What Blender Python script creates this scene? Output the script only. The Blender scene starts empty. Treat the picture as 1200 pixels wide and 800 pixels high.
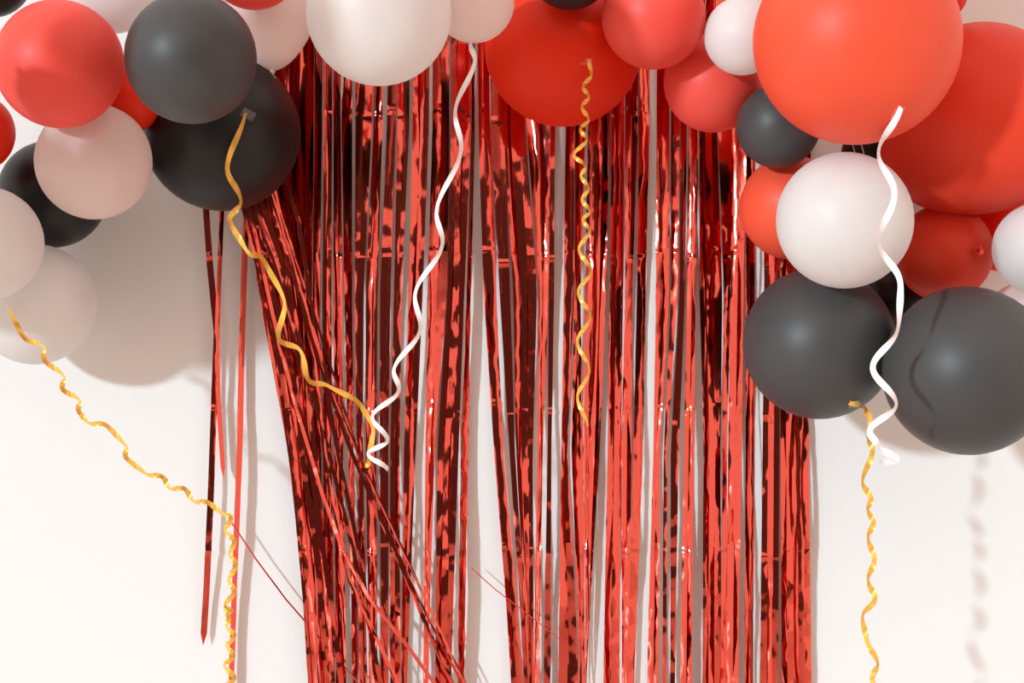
import bpy, bmesh, math, random
from mathutils import Vector, Matrix, noise

# ------------------------------------------------------------------ camera, light, exposure
S = 0.00154            # metres per photo pixel on the wall plane
D = 2000.0             # camera to wall, in those pixels
HZ = 1.5               # camera height (m)
scene = bpy.context.scene
C = scene.collection

cam_d = bpy.data.cameras.new('camera')
cam_d.sensor_width = 36.0
cam_d.lens = 60.0
cam = bpy.data.objects.new('camera', cam_d)
cam.location = (0, -D * S, HZ)
cam.rotation_euler = (math.radians(90), 0, 0)
C.objects.link(cam)
scene.camera = cam

world = bpy.data.worlds.new('world')
scene.world = world
world.use_nodes = True
bg = world.node_tree.nodes['Background']
bg.inputs['Color'].default_value = (1.0, 0.80, 0.70, 1)
bg.inputs['Strength'].default_value = 1.3

SUN = Vector((-0.63, -0.74, 0.20)).normalized()      # towards the sun: left, in front of the wall, low
sun_d = bpy.data.lights.new('sun', 'SUN')
sun_d.energy = 2.65
sun_d.angle = math.radians(3.1)
sun_d.color = (0.70, 0.90, 1.0)
sun = bpy.data.objects.new('sun', sun_d)
sun.rotation_euler = SUN.to_track_quat('Z', 'Y').to_euler()
sun.location = (-2.5, -3, 3)
C.objects.link(sun)

scene.view_settings.view_transform = 'Standard'
scene.view_settings.look = 'None'
scene.view_settings.gamma = 1.0
scene.view_settings.use_curve_mapping = False
scene.view_settings.exposure = 0.0

RX, RZ = 0.63 / 0.74, 0.20 / 0.74     # shadow shift per unit of depth


def P(px, py, w):
    """photo pixel + distance from the wall (in wall pixels) -> world point"""
    k = (D - w) / D
    return Vector(((px - 600) * S * k, -w * S, HZ + (400 - py) * S * k))


# ------------------------------------------------------------------ materials
def newmat(name):
    m = bpy.data.materials.new(name)
    m.use_nodes = True
    return m, m.node_tree, m.node_tree.nodes['Principled BSDF']


def latex(name, col, rough=0.45, spec=0.4, trans=0.2, coat=0.0):
    m, nt, b = newmat(name)
    b.inputs['Roughness'].default_value = rough
    b.inputs['Specular IOR Level'].default_value = spec
    b.inputs['Coat Weight'].default_value = coat
    b.inputs['Coat Roughness'].default_value = 0.25
    tc = nt.nodes.new('ShaderNodeTexCoord')
    nz = nt.nodes.new('ShaderNodeTexNoise')
    nz.inputs['Scale'].default_value = 9.0
    nz.inputs['Detail'].default_value = 5.0
    nt.links.new(tc.outputs['Object'], nz.inputs['Vector'])
    ramp = nt.nodes.new('ShaderNodeValToRGB')
    ramp.color_ramp.elements[0].position = 0.3
    ramp.color_ramp.elements[1].position = 0.75
    ramp.color_ramp.elements[0].color = (*[c * 0.95 for c in col], 1)
    ramp.color_ramp.elements[1].color = (*[min(1, c * 1.05 + 0.002) for c in col], 1)
    nt.links.new(nz.outputs['Fac'], ramp.inputs['Fac'])
    nt.links.new(ramp.outputs['Color'], b.inputs['Base Color'])
    if trans > 0:
        tr = nt.nodes.new('ShaderNodeBsdfTranslucent')
        nt.links.new(ramp.outputs['Color'], tr.inputs['Color'])
        mix = nt.nodes.new('ShaderNodeMixShader')
        mix.inputs['Fac'].default_value = trans
        out = nt.nodes['Material Output']
        nt.links.new(b.outputs[0], mix.inputs[1])
        nt.links.new(tr.outputs[0], mix.inputs[2])
        nt.links.new(mix.outputs[0], out.inputs['Surface'])
    return m


M = {
    'red': latex('red_latex', (0.82, 0.030, 0.004), spec=0.25, trans=0.15),
    'orange': latex('orange_latex', (0.88, 0.100, 0.045), spec=0.3, trans=0.15),
    'coral': latex('coral_latex', (0.86, 0.090, 0.066), spec=0.3, trans=0.15),
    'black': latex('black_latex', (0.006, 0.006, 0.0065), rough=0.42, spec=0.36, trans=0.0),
    'grey': latex('charcoal_lit_black_latex', (0.052, 0.052, 0.052), rough=0.46, spec=0.35, trans=0.0),  # charcoal, and lit copy of the black latex with sun in its colour
    'vermilion': latex('vermilion_latex', (0.82, 0.060, 0.026), spec=0.25, trans=0.15),
    'white': latex('white_latex', (0.86, 0.85, 0.84), rough=0.42, spec=0.35, trans=0.4),
    'shaded_white': latex('shaded_white_latex', (0.88, 0.78, 0.74), rough=0.42, spec=0.35, trans=0.4),  # white latex with pinkish shade put into its colour
}


def wall_mat():
    m, nt, b = newmat('painted_wall')
    b.inputs['Base Color'].default_value = (0.735, 0.735, 0.725, 1)
    b.inputs['Roughness'].default_value = 0.75
    b.inputs['Specular IOR Level'].default_value = 0.15
    nz = nt.nodes.new('ShaderNodeTexNoise')
    nz.inputs['Scale'].default_value = 120
    bp = nt.nodes.new('ShaderNodeBump')
    bp.inputs['Strength'].default_value = 0.04
    bp.inputs['Distance'].default_value = 0.002
    nt.links.new(nz.outputs['Fac'], bp.inputs['Height'])
    nt.links.new(bp.outputs[0], b.inputs['Normal'])
    return m


def floor_mat():
    m, nt, b = newmat('white_washed_floor')
    b.inputs['Roughness'].default_value = 0.45
    tc = nt.nodes.new('ShaderNodeTexCoord')
    mp = nt.nodes.new('ShaderNodeMapping')
    mp.inputs['Scale'].default_value = (1.0, 8.0, 1.0)
    nz = nt.nodes.new('ShaderNodeTexNoise')
    nz.inputs['Scale'].default_value = 4
    nz.inputs['Detail'].default_value = 6
    ramp = nt.nodes.new('ShaderNodeValToRGB')
    ramp.color_ramp.elements[0].color = (0.78, 0.67, 0.59, 1)
    ramp.color_ramp.elements[1].color = (0.88, 0.79, 0.72, 1)
    nt.links.new(tc.outputs['Object'], mp.inputs['Vector'])
    nt.links.new(mp.outputs[0], nz.inputs['Vector'])
    nt.links.new(nz.outputs['Fac'], ramp.inputs['Fac'])
    nt.links.new(ramp.outputs[0], b.inputs['Base Color'])
    return m


def foil_mat():
    m, nt, b = newmat('red_foil')
    b.inputs['Base Color'].default_value = (0.69, 0.105, 0.076, 1)
    b.inputs['Metallic'].default_value = 1.0
    b.inputs['Roughness'].default_value = 0.08
    b.inputs['Specular Tint'].default_value = (1.0, 0.75, 0.62, 1)
    tc = nt.nodes.new('ShaderNodeTexCoord')
    mp = nt.nodes.new('ShaderNodeMapping')
    mp.inputs['Scale'].default_value = (60.0, 60.0, 22.0)
    nz = nt.nodes.new('ShaderNodeTexNoise')
    nz.inputs['Scale'].default_value = 1.0
    nz.inputs['Detail'].default_value = 2.0
    bp = nt.nodes.new('ShaderNodeBump')
    bp.inputs['Strength'].default_value = 0.1
    bp.inputs['Distance'].default_value = 0.004
    nt.links.new(tc.outputs['Object'], mp.inputs['Vector'])
    nt.links.new(mp.outputs[0], nz.inputs['Vector'])
    nt.links.new(nz.outputs['Fac'], bp.inputs['Height'])
    nt.links.new(bp.outputs[0], b.inputs['Normal'])
    return m


def plain(name, col, rough=0.4, metal=0.0, spec=0.5):
    m, nt, b = newmat(name)
    b.inputs['Base Color'].default_value = (*col, 1)
    b.inputs['Roughness'].default_value = rough
    b.inputs['Metallic'].default_value = metal
    b.inputs['Specular IOR Level'].default_value = spec
    return m


def tape_mat():
    m, nt, b = newmat('clear_tape')
    b.inputs['Base Color'].default_value = (1, 0.97, 0.95, 1)
    b.inputs['Roughness'].default_value = 0.12
    b.inputs['Alpha'].default_value = 0.1
    return m


M['wall'] = wall_mat()
M['floor'] = floor_mat()
M['rear'] = plain('rear_painted_wall', (0.10, 0.085, 0.08), 0.8, 0, 0.2)
M['foil'] = foil_mat()
M['gold'] = plain('gold_ribbon', (0.86, 0.50, 0.085), 0.3, 0.35)
M['white_ribbon'] = plain('white_ribbon', (0.88, 0.84, 0.85), 0.35, 0.0)
M['cord'] = plain('white_cord', (0.75, 0.70, 0.68), 0.6)
M['tape'] = tape_mat()


# ------------------------------------------------------------------ helpers
def link(name, me, mat, parent=None):
    o = bpy.data.objects.new(name, me)
    C.objects.link(o)
    if mat is not None and not me.materials:
        me.materials.append(mat)
    if parent is not None:
        o.parent = parent
    return o


def mesh(name, verts, faces, smooth=True):
    me = bpy.data.meshes.new(name)
    me.from_pydata([tuple(v) for v in verts], [], faces)
    if smooth:
        me.polygons.foreach_set('use_smooth', [True] * len(me.polygons))
    me.update()
    return me


def tag(o, label, cat, group=None):
    o['label'] = label
    o['category'] = cat
    if group:
        o['group'] = group
    return o


def box_mesh(name, a, b):
    bm = bmesh.new()
    bmesh.ops.create_cube(bm, size=1)
    for v in bm.verts:
        v.co = Vector([(a[i] + b[i]) / 2 + v.co[i] * (b[i] - a[i]) for i in range(3)])
    me = bpy.data.meshes.new(name)
    bm.to_mesh(me)
    bm.free()
    return me


# ------------------------------------------------------------------ setting
w_o = link('wall_back', box_mesh('wall_back', (-3.6, 0, 0), (3.6, 0.12, 3.2)), M['wall'])
w_o['kind'] = 'structure'
f_o = link('floor', box_mesh('floor', (-3.6, -6.5, -0.1), (3.6, 0.12, 0)), M['floor'])
f_o['kind'] = 'structure'
r_o = link('wall_rear', box_mesh('wall_rear', (-3.6, -6.5, 0), (3.6, -6.38, 3.2)), M['rear'])
r_o['kind'] = 'structure'


# ------------------------------------------------------------------ balloons
def balloon_body(R, taper=0.16, nu=48, nv=30):
    """egg of latex: crown at +Z, neck at -Z"""
    vs, fs = [], []
    for j in range(nv + 1):
        th = math.pi * j / nv
        r, z = math.sin(th), math.cos(th)
        if z < 0:
            q = -z
            r *= 1 - 0.16 * taper / 0.16 * q * q * 0.6
            z = z * (1 + taper * q * q)
        r = max(r, 0.028)
        for i in range(nu):
            a = 2 * math.pi * i / nu
            vs.append((R * r * math.cos(a), R * r * math.sin(a), R * z))
    for j in range(nv):
        for i in range(nu):
            i2 = (i + 1) % nu
            fs.append((j * nu + i, (j + 1) * nu + i, (j + 1) * nu + i2, j * nu + i2))
    fs.append(tuple(range(nu)))
    return mesh('latex_body', vs, fs)


def balloon_knot(R, taper=0.16):
    """rolled knot with a flared lip behind it"""
    z0 = -R * (1 + taper)
    s = R * 0.055
    prof = [(0.55, 0.6), (1.0, 0.1), (1.25, -0.5), (1.0, -1.1), (0.6, -1.4), (0.75, -2.2), (1.5, -3.3), (1.7, -3.5), (1.55, -3.4), (0.5, -2.2)]
    nu = 14
    vs, fs = [], []
    for r, z in prof:
        for i in range(nu):
            a = 2 * math.pi * i / nu
            wob = 1 + 0.12 * math.sin(3 * a + z)
            vs.append((s * r * wob * math.cos(a), s * r * wob * math.sin(a), z0 + s * z))
    for j in range(len(prof) - 1):
        for i in range(nu):
            i2 = (i + 1) % nu
            fs.append((j * nu + i, (j + 1) * nu + i, (j + 1) * nu + i2, j * nu + i2))
    return mesh('knot', vs, fs)


BALLOONS = {}
GARLAND = 'balloons of the garland'


def balloon(key, px, py, r, w, mat, label, knot=(0, 1, 0.5), sq=1.0, taper=0.16):
    """r = radius in photo pixels; knot = direction the neck points (x right, y to wall, z up)"""
    k = (D - w) / D
    R = r * S * k
    o = bpy.data.objects.new('balloon', None)
    o.empty_display_size = 0.05
    C.objects.link(o)
    link('latex_body', balloon_body(R, taper), M[mat], o)
    kn = link('knot', balloon_knot(R, taper), M[mat], o)
    d = -Vector(knot).normalized()
    o.rotation_euler = d.to_track_quat('Z', 'Y').to_euler()
    o.location = P(px, py, w)
    o.scale = (1.0, sq, 1.0)
    tag(o, label, 'balloon', GARLAND)
    BALLOONS[key] = (o, R)
    return o


UPB = (0.1, 0.8, 0.6)
# left cluster
balloon('L1', 70, 75, 75, 278, 'coral', 'coral red balloon beside the half-sunlit sun-greyed black balloon, itself half in shade', (0.3, 0.9, 0.4))
balloon('L2', 224, 68, 77, 340, 'grey', 'sun-greyed black balloon, sunlit on one half, resting on a bigger black balloon', (0.3, 0.8, 0.5))
balloon('L3', 260, 155, 92, 96, 'black', 'big deep black balloon with gold ribbon taped to it, against the foil curtain', (-0.1, 0.1, 1))
balloon('L4', 110, 189, 68, 195, 'shaded_white', 'shade-tinted white balloon just under the shaded coral red balloon', (0.2, 0.8, 0.5))
balloon('L5', 62, 227, 63, 82, 'black', 'black balloon tucked behind the shade-tinted white balloon and a white balloon', (0.2, 0.8, 0.6))
balloon('L6', -17, 285, 67, 200, 'white', 'white balloon above another white balloon that carries a gold ribbon', (-0.2, 0.9, 0.4))
balloon('L7', 41, 356, 71, 92, 'white', 'white balloon lowest of its cluster, gold ribbon hanging across it', (-0.3, 0.8, 0.5))
balloon('L8', -30, 155, 47, 180, 'red', 'red balloon peeping out under the shaded coral red balloon beside the white wall', (0.1, 0.9, 0.3))
balloon('L9', 150, 116, 40, 160, 'red', 'red balloon squeezed between the coral, shade-tinted white, sun-greyed black and deep black balloons', (0.1, 0.9, 0.3))
balloon('L10', 130, -17, 56, 200, 'white', 'white balloon behind the half-shaded coral red and half-sunlit sun-greyed black balloons', (0.1, 0.9, 0.3))
balloon('L11', -12, -30, 50, 215, 'black', 'black balloon peeping over the top of the shaded coral red balloon', (0.1, 0.9, 0.3))
balloon('L12', 313, 18, 55, 105, 'shaded_white', 'shade-tinted white balloon with its tapered end hanging down over the foil curtain', (0.1, -0.1, -1), taper=0.2)
balloon('L13', 297, -46, 57, 205, 'coral', 'coral red balloon above the shade-tinted white balloon with the tapered end', UPB)
# top row
balloon('T14', 444, 15, 85, 345, 'white', 'large white balloon partly sunlit, hanging in front of the foil curtain', (0.1, 0.7, 0.7))
balloon('T15', 555, 2, 48, 265, 'shaded_white', 'shade-tinted white balloon with a white ribbon tied to its end', (0.05, 0.9, 0.4))
balloon('T16', 660, 56, 92, 105, 'red', 'big shaded red balloon with a gold ribbon taped to its front', (0.1, 0.8, 0.6))
balloon('T17', 668, -40, 51, 222, 'black', 'black balloon above the big shaded red balloon', UPB)
balloon('T18', 766, 20, 61, 212, 'coral', 'coral balloon overlapping the big shaded red balloon', UPB)
balloon('T19', 836, 97, 58, 145, 'coral', 'coral balloon below the small white balloon, touching the foil curtain', (0.3, 0.9, 0.3))
balloon('T20', 871, 42, 46, 225, 'white', 'small white balloon between coral balloons and the huge orange one', (0.6, 0.8, -0.1))
# right cluster
balloon('R21', 1004, 48, 121, 325, 'orange', 'huge bright orange balloon with a white ribbon taped low on it', (0.2, 0.8, 0.6))
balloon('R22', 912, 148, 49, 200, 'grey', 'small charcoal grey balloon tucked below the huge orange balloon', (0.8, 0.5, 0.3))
balloon('R23', 928, 243, 61, 140, 'orange', 'orange balloon half hidden behind the round white balloon', (0.8, 0.6, 0.2))
balloon('R24', 990, 258, 80, 268, 'white', 'round white balloon in front, white ribbon trailing across it', (0.5, 0.8, 0.3))
balloon('R25', 1148, 139, 112, 170, 'vermilion', 'big red-orange balloon half shaded by the huge orange one', (-0.75, 0.3, -0.65), taper=0.12)
balloon('R26', 1106, 296, 57, 130, 'vermilion', 'red balloon with its knot showing, above the biggest sun-greyed black balloon', (0.36, -0.93, -0.02), taper=0.02)
balloon('R27', 1218, 291, 54, 200, 'white', 'white balloon beside the red balloon whose knot shows', (0.2, 0.8, 0.3))
balloon('R28', 1174, 268, 50, 62, 'red', 'red balloon deep behind the big red-orange balloon, near the wall', (-0.2, 0.4, 0.8))
balloon('R29', 960, 402, 89, 172, 'grey', 'big sun-greyed black balloon in front of the foil curtain with gold ribbon taped underneath', (0.6, 0.7, 0.3))
balloon('R30', 1134, 434, 99, 262, 'grey', 'biggest sun-greyed black balloon, hanging lowest of all in front of the white wall', (-0.1, 0.8, 0.6))
balloon('R31', 1052, 352, 46, 56, 'black', 'black balloon in shadow deep behind the round white and two sun-greyed black balloons', (0, 0.5, 0.8))
balloon('R32', 1022, 180, 36, 75, 'black', 'black balloon in the gap between the huge orange and round white balloons', (0, 0.7, 0.6))
balloon('R33', 1196, 372, 40, 120, 'shaded_white', 'shade-tinted white balloon glimpsed behind the biggest sun-greyed black balloon', (0, 0.7, 0.6))
balloon('R34', 1100, -9, 34, 195, 'red', 'small red balloon peeping out behind the huge orange balloon', (-0.3, 0.7, 0.6))


# unseen balloons added beyond the frame, placed by the shade they cast
def shade_balloon(key, sx, sy, r, w, wref, mat, label):
    """centre given on the sun ray through wall-plane point (sx, sy) at depth wref"""
    dw = w - wref
    x, y = sx - RX * dw, sy - RZ * dw
    k = (D - w) / D
    balloon(key, 600 + (x - 600) / k, 400 + (y - 400) / k, r / k, w, mat, label, UPB)


shade_balloon('C1', 195, 310, 122, 345, 0, 'white', 'huge unseen white balloon added for shade beyond the white balloon carrying the gold ribbon')
shade_balloon('C2', 504, 196, 52, 590, 0, 'coral', 'unseen coral balloon added for shade, standing out from the coral red balloon')
shade_balloon('C4', 325, 315, 65, 720, 0, 'red', 'large unseen red balloon added for shade beyond the black and white ones')
shade_balloon('B5', 893, 150, 42, 460, 0, 'orange', 'unseen orange balloon added for shade above the large white balloon')
shade_balloon('X2', 711, 204, 55, 840, 0, 'white', 'unseen white balloon added for shade, standing out from the coral one')
shade_balloon('C5', 504, 124, 52, 720, 0, 'white', 'small unseen white balloon added for shade above the small coral one')
shade_balloon('C6', 504, 268, 52, 740, 0, 'coral', 'small unseen coral balloon added for shade under its twin beside the white ones')
shade_balloon('X4', 704, 160, 46, 680, 0, 'red', 'small unseen red balloon added for shade over the small black one')
shade_balloon('X5', 704, 254, 46, 680, 0, 'black', 'small unseen black balloon added for shade under the small red one')
shade_balloon('X3', 440, 276, 46, 480, 0, 'black', 'small unseen black balloon added for shade beside the large red one')
shade_balloon('D6', 1168, 42, 90, 500, 230, 'white', 'large unseen white balloon added for shade above the huge orange balloon')
balloon('E7', 1064, -118, 92, 190, 'red', 'large unseen red balloon added for shade above the small red one', UPB)

# ------------------------------------------------------------------ foil curtain
RNG = random.Random(7)
YS = (150, 340, 525, 700)


def interp(vals, y):
    if y <= YS[0]:
        return vals[0] + (y - YS[0]) * (vals[1] - vals[0]) / (YS[1] - YS[0]) * 0.25
    for i in range(3):
        if y <= YS[i + 1]:
            t = (y - YS[i]) / (YS[i + 1] - YS[i])
            return vals[i] + t * (vals[i + 1] - vals[i])
    return vals[3] + (y - YS[3]) * (vals[3] - vals[2]) / (YS[3] - YS[2]) * 0.8


GAPS = [
    ((368, 366, 368, 372), (2, 2, 1, 1)), ((378.5, 376, 377, 380), (3, 4, 3, 2)),
    ((390, 389.5, 390, 392), (2, 3, 4, 3)), ((400, 402.5, 405, 408), (2, 3, 7, 8)),
    ((414.5, 414, 416, 419), (5, 4, 4, 3)), ((436.5, 427.5, 427, 430), (3, 3, 4, 3)),
    ((451, 444, 443, 444), (6, 4, 5, 5)), ((464.5, 459.5, 456, 456), (3, 5, 3, 3)),
    ((481.5, 475, 471, 470), (5, 9, 6, 3)), ((504.5, 498.5, 493, 488.5), (5, 7, 12, 17)),
    ((527.5, 524, 511, 507.5), (3, 2, 4, 7)), ((552, 545.5, 539, 534.5), (1, 3, 4, 7)),
    ((558.5, 559.5, 563.5, 569), (5, 15, 31, 48)), ((575, 583.5, 593, 607), (2, 5, 8, 4)),
    ((590, 599.5, 604, 614), (0.5, 5, 2, 0.5)), ((616.5, 630.5, 627, 626), (3, 3, 6, 2)),
    ((645, 643, 639, 636), (1, 1, 6, 6)), ((656.5, 655, 652, 650.5), (13, 12, 12, 11)),
    ((674, 673, 667.5, 675), (1, 1, 5, 3)), ((688, 683, 684, 685), (4, 6, 1, 1)),
    ((715.5, 712.5, 707.5, 700.5), (3, 5, 10, 17)), ((732, 731.5, 728, 727.5), (2, 3, 1, 3)),
    ((748.5, 744, 741.5, 738), (3, 6, 3, 1)), ((765, 762.5, 759.5, 753.5), (10, 13, 13, 15)),
    ((785.5, 785.5, 775.5, 774.5), (3, 3, 5, 5)), ((797, 795.5, 784, 783.5), (2, 3, 5, 5)),
    ((806, 804, 798.5, 795.5), (3, 3, 7, 7)), ((819.5, 817.5, 819, 817.5), (1.5, 5, 12, 13)),
    ((841, 847.5, 845.5, 845), (2, 3, 3, 1)), ((858, 856, 853, 852), (1, 1, 2, 1)),
    ((875, 872.5, 871.5, 869.5), (1.5, 3, 5, 7)), ((889, 890, 889, 887.5), (10, 12, 10, 9)),
    ((914, 914, 914, 914), (2, 2, 2, 4)),
]
FOLDS = [-200, -32, 133, 300, 478, 645, 812, 980, 1148, 1316]
Y_TOP, Y_BOT = -165, 1330

curtain = bpy.data.objects.new('foil_fringe_curtain', None)
C.objects.link(curtain)
curtain.location = P(625, Y_BOT, 14)
tag(curtain, 'shiny red metallic foil fringe curtain hanging on the white wall behind the balloons', 'curtain')
bpy.context.view_layer.update()
CINV = curtain.matrix_world.inverted()


def strand(path, width, seed, w0=14.0, yaw=0.0, step=4.5, crinkle=1.0, tip=False, twist=1.0, parent=None, inv=None, name='strand', folds=True, fold_dy=0.0, lean=0.0):
    """path: function t->(px,py) sampled list of pixel points from top to bottom"""
    r = random.Random(seed)
    ox, oy = r.uniform(0, 100), r.uniform(0, 100)
    pts = []
    for a, b in zip(path[:-1], path[1:]):
        n = max(1, int(math.hypot(b[0] - a[0], b[1] - a[1]) / step))
        for i in range(n):
            t = i / n
            pts.append((a[0] + (b[0] - a[0]) * t, a[1] + (b[1] - a[1]) * t))
    pts.append(path[-1])
    if folds:
        fy = [f - fold_dy + d for f in FOLDS for d in (-5, -1.5, 0, 1.5, 5)]
        full = []
        for a, b in zip(pts[:-1], pts[1:]):
            full.append(a)
            for y in fy:
                if a[1] + 0.3 < y < b[1] - 0.3:
                    full.append((a[0] + (b[0] - a[0]) * (y - a[1]) / (b[1] - a[1]), y))
        pts = full + [pts[-1]]
    vs, fs = [], []
    curv = r.uniform(-0.5, 0.5)
    kamp = r.choice((0.2, 0.4, 0.9, -0.3, -0.7))
    for i, (x, y) in enumerate(pts):
        a = pts[max(0, i - 1)]
        b = pts[min(len(pts) - 1, i + 1)]
        tx, ty = b[0] - a[0], b[1] - a[1]
        L = math.hypot(tx, ty) or 1
        nx, ny = ty / L, -tx / L                     # across the strand
        if nx < 0:
            nx, ny = -nx, -ny
        yy = y + fold_dy
        # accordion folds from the packet
        fd = 0.0
        kink = 0.0
        if folds:
            for q in range(len(FOLDS) - 1):
                if FOLDS[q] <= yy < FOLDS[q + 1]:
                    t = (yy - FOLDS[q]) / (FOLDS[q + 1] - FOLDS[q])
                    fd = (2.2 if q % 2 else -2.2) * (1 - 2 * t) + 2.6 * math.sin(math.pi * t) * (1 if (q + seed) % 2 else -1)
            near = min(abs(yy - f) for f in FOLDS)
            kink = kamp * max(0, 1 - near / 5.0)
        amp = crinkle * (0.35 + 0.65 * min(2.0, max(0, (y - 50) / 420.0)))
        cr = amp * (0.55 * noise.noise((ox, y / 16.0, 0)) + 0.9 * noise.noise((ox, y / 45.0, 3)) + 0.22 * noise.noise((ox, y / 7.5, 9)))
        yw = yaw + twist * (0.22 * noise.noise((oy, y / 160.0, 1)) + 0.13 * amp * noise.noise((oy, y / 26.0, 7)) + 0.10 * amp * noise.noise((oy, y / 11.0, 2)))
        hw = (width(y) if callable(width) else width) / 2
        if tip and i >= len(pts) - 3:
            hw *= (len(pts) - 1 - i) / 3.0 + 0.02
        w = max(1.5, w0 + lean * (y - 300) / 500.0 + fd + kink + cr)
        bulge = curv * hw * 0.28 + 0.25 * amp * noise.noise((oy, y / 20.0, 5))
        cx = x + 0.5 * kink * (1 if seed % 2 else -1) * 0.6
        for s, bw in ((-1, 0), (-0.45, bulge * 0.8), (0.1, bulge), (0.55, bulge * 0.7), (1, 0)):
            co, si = math.cos(yw), math.sin(yw)
            p = P(cx + nx * hw * s * co, y + ny * hw * s * co, w + hw * s * si + bw)
            vs.append((inv @ p) if inv is not None else p)
        if i:
            m = (i - 1) * 5
            for c in range(4):
                fs.append((m + c, m + 5 + c, m + 6 + c, m + 1 + c))
    me = mesh('strand', vs, fs, smooth=True)
    return link(name, me, M['foil'], parent)


bounds = [(((282, 303, 337, 357)), (0, 0, 0, 0))] + GAPS + [((950, 948, 947.5, 949.5), (0, 0, 0, 0))]
seed = 100
for bi in range(len(bounds) - 1):
    (lc, lw), (rc, rw) = bounds[bi], bounds[bi + 1]
    L4 = [lc[i] + lw[i] / 2 for i in range(4)]
    R4 = [rc[i] - rw[i] / 2 for i in range(4)]
    mw = sum(R4[i] - L4[i] for i in range(4)) / 4
    n = max(1, round(mw / 6.2))
    if bi == 0:
        n = 9
    base_yaw = RNG.choice((-1, 1)) * RNG.uniform(0.05, 0.6)
    fdy = RNG.uniform(-9, 9)
    for q in range(n):
        seed += 1
        t = (q + 0.5) / n
        pth = []
        for y in range(Y_TOP, Y_BOT + 1, 35):
            l, rr = interp(L4, y), interp(R4, y)
            pth.append((l + (rr - l) * t, y))
        yaw = base_yaw + RNG.choice((0.03, 0.08, 0.3)) * RNG.uniform(-1, 1)
        sc = 1.12 / math.cos(yaw) / n

        def wd(y, L4=L4, R4=R4, sc=sc, n=n):
            return max(2.2 / n + 1.0, (interp(R4, y) - interp(L4, y))) * sc
        strand(pth, wd, seed, w0=9 + 2.5 * (q % 2) + RNG.uniform(-1.5, 1.5), lean=4.5, yaw=yaw, parent=curtain, inv=CINV, fold_dy=fdy)

# strands pulled aside: (points, width)
PULLED = [
    ([(268, 170), (284, 235), (300, 300), (325, 420), (345, 560), (358, 700), (366, 830)], 7, 26),
    ([(270, 170), (288, 235), (306, 300), (330, 400), (352, 520), (372, 660), (392, 830)], 6, 24),
    ([(272, 170), (287, 240), (312, 310), (341, 430), (366, 560), (384, 680), (404, 830)], 6, 28),
    ([(276, 170), (292, 240), (318, 300), (356, 420), (388, 540), (420, 670), (452, 830)], 5, 27),
    ([(280, 170), (300, 240), (326, 310), (350, 420), (362, 540), (374, 680), (386, 830)], 6, 23),
    ([(286, 170), (310, 245), (335, 320), (360, 440), (372, 560), (382, 690), (392, 830)], 6, 25),
    ([(290, 150), (320, 250), (352, 350), (380, 440), (412, 530), (456, 630), (520, 780), (545, 830)], 5, 30),
    ([(296, 150), (330, 260), (362, 370), (394, 470), (428, 550), (470, 640), (530, 770), (560, 830)], 3.5, 31),
    ([(300, 150), (336, 270), (372, 380), (410, 500), (440, 590), (490, 700), (556, 830)], 3, 29),
    ([(304, 150), (340, 300), (368, 420), (384, 560), (410, 680), (452, 770), (480, 830)], 5, 30),
    ([(276, 170), (296, 260), (320, 370), (345, 470), (378, 580), (400, 640), (432, 700), (480, 760), (530, 830)], 4.5, 31),
    ([(300, 150), (326, 250), (342, 330), (352, 420), (356, 540), (366, 680), (372, 830)], 7, 22),
    ([(278, 170), (300, 255), (316, 350), (336, 470), (352, 600), (364, 720), (372, 830)], 6, 27),
    ([(312, 140), (350, 260), (372, 400), (398, 540), (424, 660), (445, 830)], 5, 25),
]
for i, (pp, wd, w0) in enumerate(PULLED):
    strand(pp, wd, 900 + i, w0=w0, yaw=RNG.uniform(-0.5, 0.5), crinkle=1.3, parent=curtain, inv=CINV, folds=(i % 2 == 0))
# loose strands hanging left of the curtain
strand([(258, -160), (250, 60), (240, 225), (246, 310), (254, 390), (252, 440), (247, 580), (242, 690), (238, 756)], 7.5, 951, w0=13, yaw=-0.2, crinkle=0.6, tip=True, parent=curtain, inv=CINV)
strand([(262, -160), (262, 60), (261, 225), (257, 320), (254, 400), (256, 470), (262, 560)], 6, 952, w0=16, yaw=0.35, crinkle=0.6, tip=True, parent=curtain, inv=CINV, twist=1.6)
strand([(292, -160), (291, 60), (290, 225), (286, 320), (283, 420), (281, 520), (275, 680), (270, 830), (262, 1300)], 8, 953, w0=14, yaw=0.5, crinkle=0.8, parent=curtain, inv=CINV)
strand([(270, 610), (300, 655), (335, 702), (362, 733), (420, 800), (450, 840)], 2.0, 954, w0=20, yaw=0.2, crinkle=0.4, parent=curtain, inv=CINV, folds=False)
strand([(552, 665), (580, 690), (610, 713), (655, 748)], 1.3, 955, w0=20, yaw=0.2, crinkle=0.3, parent=curtain, inv=CINV, folds=False)
# header band that the strands are cut from
hb = box_mesh('header_band', (-0.52, -0.032, 0), (0.52, -0.004, 0.05))
hbo = link('header_band', hb, M['foil'], curtain)
hbo.location = CINV @ Vector((P(616, 0, 0).x, 0, P(0, Y_TOP, 14).z - 0.02))


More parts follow.
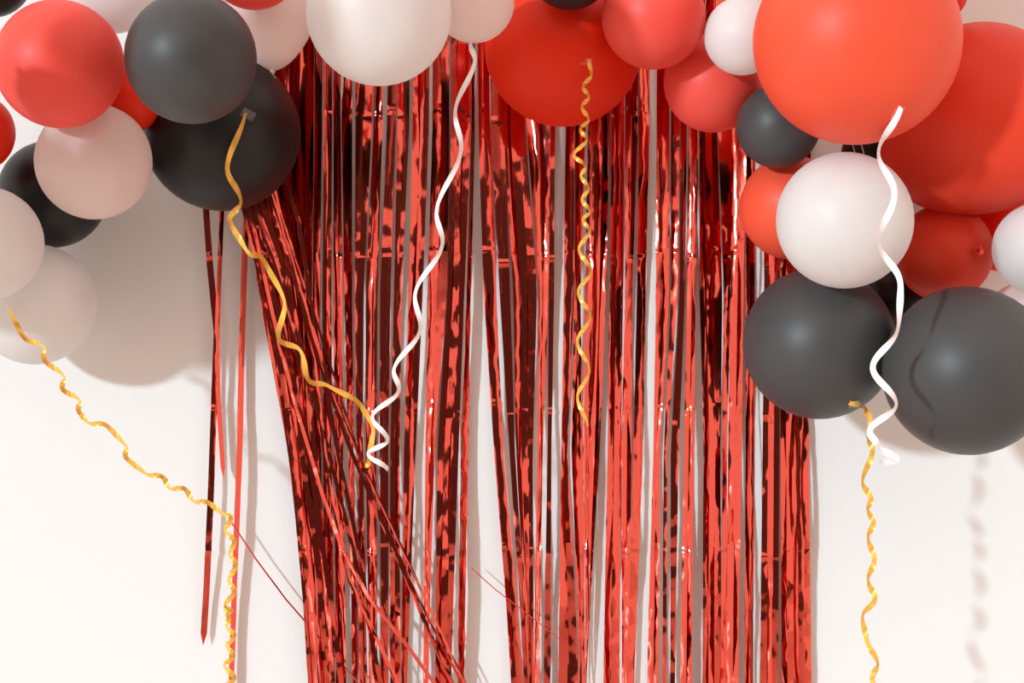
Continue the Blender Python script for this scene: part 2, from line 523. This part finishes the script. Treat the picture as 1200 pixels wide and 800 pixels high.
# ------------------------------------------------------------------ curled ribbons
def ribbon(name, ext, width, mat, label, depth=1.0, tape=None, sub=12, swing=0.95, smooth=6):
    """ext: list of (px, py, w) where the curl turns; each half-turn swings in depth as well"""
    pts, rads = [], []          # rads: phase of the curl, turns the ribbon's face
    sgn = 1
    n = len(ext)
    for i in range(n - 1):
        a, b = Vector(ext[i]), Vector(ext[i + 1])
        ch = b - a
        L = math.hypot(ch.x, ch.y)
        # straight axis: from the mean of neighbours
        axm = (a + b) / 2
        prev = Vector(ext[max(0, i - 1)])
        nxt = Vector(ext[min(n - 1, i + 2)])
        axdir = ((b + nxt) / 2 - (prev + a) / 2)
        axdir.z = 0
        if axdir.length < 1e-6:
            axdir = ch.copy()
        axdir.normalize()
        nrm = Vector((-axdir.y, axdir.x, 0))
        al, la = ch.dot(axdir), ch.dot(nrm)
        for j in range(sub):
            t = j / sub
            c = (1 - math.cos(math.pi * t)) / 2
            p = a + axdir * (al * t) + nrm * (la * c)
            p.z = a.z + (b.z - a.z) * t + sgn * depth * min(14, abs(la) / 2 + 1) * math.sin(math.pi * t)
            rad = sgn * math.cos(math.pi * t)
            pts.append(p)
            rads.append(rad)
        sgn = -sgn
    pts.append(Vector(ext[-1]))
    rads.append(rads[-1])
    for _ in range(smooth):
        pts = [pts[0]] + [(pts[i - 1] + pts[i] * 2 + pts[i + 1]) / 4 for i in range(1, len(pts) - 1)] + [pts[-1]]
        rads = [rads[0]] + [(rads[i - 1] + rads[i] * 2 + rads[i + 1]) / 4 for i in range(1, len(rads) - 1)] + [rads[-1]]
    W = [P(p.x, p.y, p.z) for p in pts]

    vs, fs = [], []
    for i in range(len(W)):
        tg = (W[min(i + 1, len(W) - 1)] - W[max(0, i - 1)]).normalized()
        alt = tg.cross(Vector((0, -1, 0)))
        alt.normalize()
        phi = swing * rads[i]
        bn = alt * math.cos(phi) + tg.cross(alt) * math.sin(phi)
        hw = width * S / 2
        if i == 0:
            last = bn
        if bn.dot(last) < 0:
            bn = -bn
        last = bn
        nn = tg.cross(bn).normalized()
        for s in (-1, 0, 1):
            vs.append(W[i] + bn * hw * s + nn * (0.0006 if s == 0 else 0))
        if i:
            m = (i - 1) * 3
            fs += [(m, m + 3, m + 4, m + 1), (m + 1, m + 4, m + 5, m + 2)]
    base = W[0]
    me = mesh('strip', [v - base for v in vs], fs)
    o = bpy.data.objects.new(name, None)
    o.empty_display_size = 0.03
    C.objects.link(o)
    o.location = base
    link('strip', me, M[mat], o)
    tag(o, label, 'ribbon', 'curled ribbons taped to the balloons')
    if tape:
        (tx, ty, tw, th, rot, tdepth) = tape
        tv = []
        nx, ny = 6, 4
        cr, sr = math.cos(rot), math.sin(rot)
        tr = random.Random(int(tx))
        for j in range(ny):
            for i in range(nx):
                u, v = (i / (nx - 1) - 0.5) * tw, (j / (ny - 1) - 0.5) * th
                tv.append(P(tx + u * cr - v * sr, ty + u * sr + v * cr, tdepth + tr.uniform(-0.25, 0.25)) - base)
        tf = [(j * nx + i, j * nx + i + 1, (j + 1) * nx + i + 1, (j + 1) * nx + i) for j in range(ny - 1) for i in range(nx - 1)]
        t = link('tape', mesh('tape', tv, tf), M['tape'], o)
        t['label'] = 'crumpled piece of clear tape'
    return o


def surf_w(key, px, py, off=2.0):
    """depth (px) of a balloon's front surface behind a photo pixel"""
    o, R = BALLOONS[key]
    c = o.location
    org = Vector(cam.location)
    d = (P(px, py, 0) - org).normalized()
    oc = org - c
    b = oc.dot(d)
    disc = b * b - (oc.dot(oc) - R * R)
    t = -b - math.sqrt(max(disc, 0))
    return -(org + d * t).y / S + off


# gold ribbon on the lowest white balloon
s0 = surf_w('L7', 12, 362)
e = [(9, 360), (28, 396), (50, 405), (52, 422), (75, 440), (73, 456), (93, 468), (92, 482), (104, 496), (124, 497), (148, 522), (147, 536),
     (172, 556), (190, 558), (200, 573), (216, 572), (228, 588), (243, 588), (262, 602), (271, 606),
     (264, 622), (275, 634), (269, 650), (277, 661), (268, 680), (275, 693), (263, 710), (271, 716), (262, 712), (268, 722), (266, 735),
     (275, 744), (266, 757), (274, 768), (263, 780), (275, 794), (263, 806), (274, 820), (264, 832)]
n = len(e)
ribbon('ribbon', [(x, y, s0 + 8 + i * 1.2) for i, (x, y) in enumerate(e)], 5.8, 'gold',
       'long gold curling ribbon trailing from the white balloon over a loose foil strand', 0.8)
# gold ribbon on the big black balloon
s0 = surf_w('L3', 288, 135)
e = [(288, 132), (265, 196), (283, 236), (268, 258), (290, 296), (308, 302), (334, 352), (326, 398), (352, 410), (362, 447), (385, 452), (420, 470), (438, 500), (432, 540), (430, 548)]
ribbon('ribbon', [(x, y, max(46, s0 + 6 - max(0, i - 4) * 16 + (12 if i in (2, 3, 4) else 4))) for i, (x, y) in enumerate(e)], 6.2, 'gold',
       'gold ribbon taped to the big deep black balloon, reaching towards a white ribbon end', 0.5, tape=(291, 134, 16, 11, 0.5, s0 + 0.5))
# white ribbon on the shade-tinted white balloon
s0 = surf_w('T15', 552, 47)
e = [(551, 50), (557, 72), (533, 128), (541, 178), (511, 245), (519, 288), (486, 342), (493, 388), (461, 432), (468, 458), (435, 488), (455, 516), (430, 532), (455, 550)]
ribbon('ribbon', [(x, y, max(60, s0 + 2 - i * 6)) for i, (x, y) in enumerate(e)], 5.4, 'white_ribbon',
       'white curling ribbon hanging from the shade-tinted white balloon before the red foil', 0.8, tape=(546, 49, 18, 5, 0.1, s0 - 2))
# gold ribbon on the big red balloon
s0 = surf_w('T16', 690, 75)
e = [(690, 69), (693, 88), (683, 102), (690, 113), (682, 126), (690, 140), (680, 152), (688, 163), (672, 182), (686, 194), (681, 207), (690, 220),
     (682, 234), (691, 247), (683, 258), (691, 270), (678, 292), (693, 318), (677, 342), (692, 371), (676, 400), (691, 434), (676, 466), (689, 500)]
ribbon('ribbon', [(x, y, s0 + 7 - i * 0.6) for i, (x, y) in enumerate(e)], 4.4, 'gold',
       'gold spiral ribbon hanging down the foil from the big shaded red balloon', 0.9, tape=(687, 72, 14, 9, 0.1, s0 + 0.5))
# white ribbon on the huge orange balloon
s0 = surf_w('R21', 1055, 128)
e = [(1056, 126), (1028, 178), (1049, 226), (1029, 285), (1056, 330), (1053, 386), (1021, 430), (1052, 474), (1018, 505), (1030, 524), (1052, 538), (1032, 542)]
wl = [s0 + 5, 340, 368, 368, 368, 370, 374, 378, 385, 392, 398, 404]
ribbon('ribbon', [(x, y, w) for (x, y), w in zip(e, wl)], 6.6, 'white_ribbon',
       'white ribbon taped to the huge orange balloon, curling down between two sun-greyed black balloons', 0.7, tape=(1052, 133, 10, 20, 0.5, s0 + 0.5))
# gold ribbon under the black balloon
s0 = surf_w('R29', 1002, 472)
e = [(994, 471), (1012, 476), (1021, 492), (1017, 512), (1023, 528), (1010, 565), (1021, 584), (1017, 598), (1024, 612), (1017, 630), (1025, 655),
     (1017, 680), (1026, 702), (1010, 722), (1016, 752), (1029, 776), (1022, 795), (1028, 812), (1019, 830)]
ribbon('ribbon', [(x, y, s0 + 3 - min(i, 3) * 8) for i, (x, y) in enumerate(e)], 6.2, 'gold',
       'gold twisted ribbon hanging from under the big sun-greyed black balloon before the white wall', 0.6, tape=(1001, 473, 14, 7, -0.2, s0 + 0.5))


# ------------------------------------------------------------------ cord the garland is tied to
def tube(name, pts, r, mat):
    vs, fs = [], []
    nu = 6
    for i, p in enumerate(pts):
        tg = (pts[min(i + 1, len(pts) - 1)] - pts[max(0, i - 1)]).normalized()
        u = tg.cross(Vector((0, 1, 0.2))).normalized()
        v = tg.cross(u).normalized()
        for q in range(nu):
            a = 2 * math.pi * q / nu
            vs.append(p + (u * math.cos(a) + v * math.sin(a)) * r)
        if i:
            for q in range(nu):
                q2 = (q + 1) % nu
                fs.append(((i - 1) * nu + q, i * nu + q, i * nu + q2, (i - 1) * nu + q2))
    base = pts[0]
    me = mesh(name, [x - base for x in vs], fs)
    o = link(name, me, M[mat])
    o.location = base
    return o


for a, b, lab in (((990, 128, 150), (1009, 212, 150), 'thin white string in the gap above the round white balloon'),
                  ((1001, 130, 160), (1019, 212, 160), 'thin white string beside its twin in the gap above the round white balloon')):
    pts = [P(*[a[k] + (b[k] - a[k]) * t / 6 for k in range(3)]) + Vector((0.0006 * math.sin(2 * t), 0, 0)) for t in range(7)]
    tag(tube('balloon_string', pts, 0.0009, 'cord'), lab, 'string', 'strings tying the balloons')
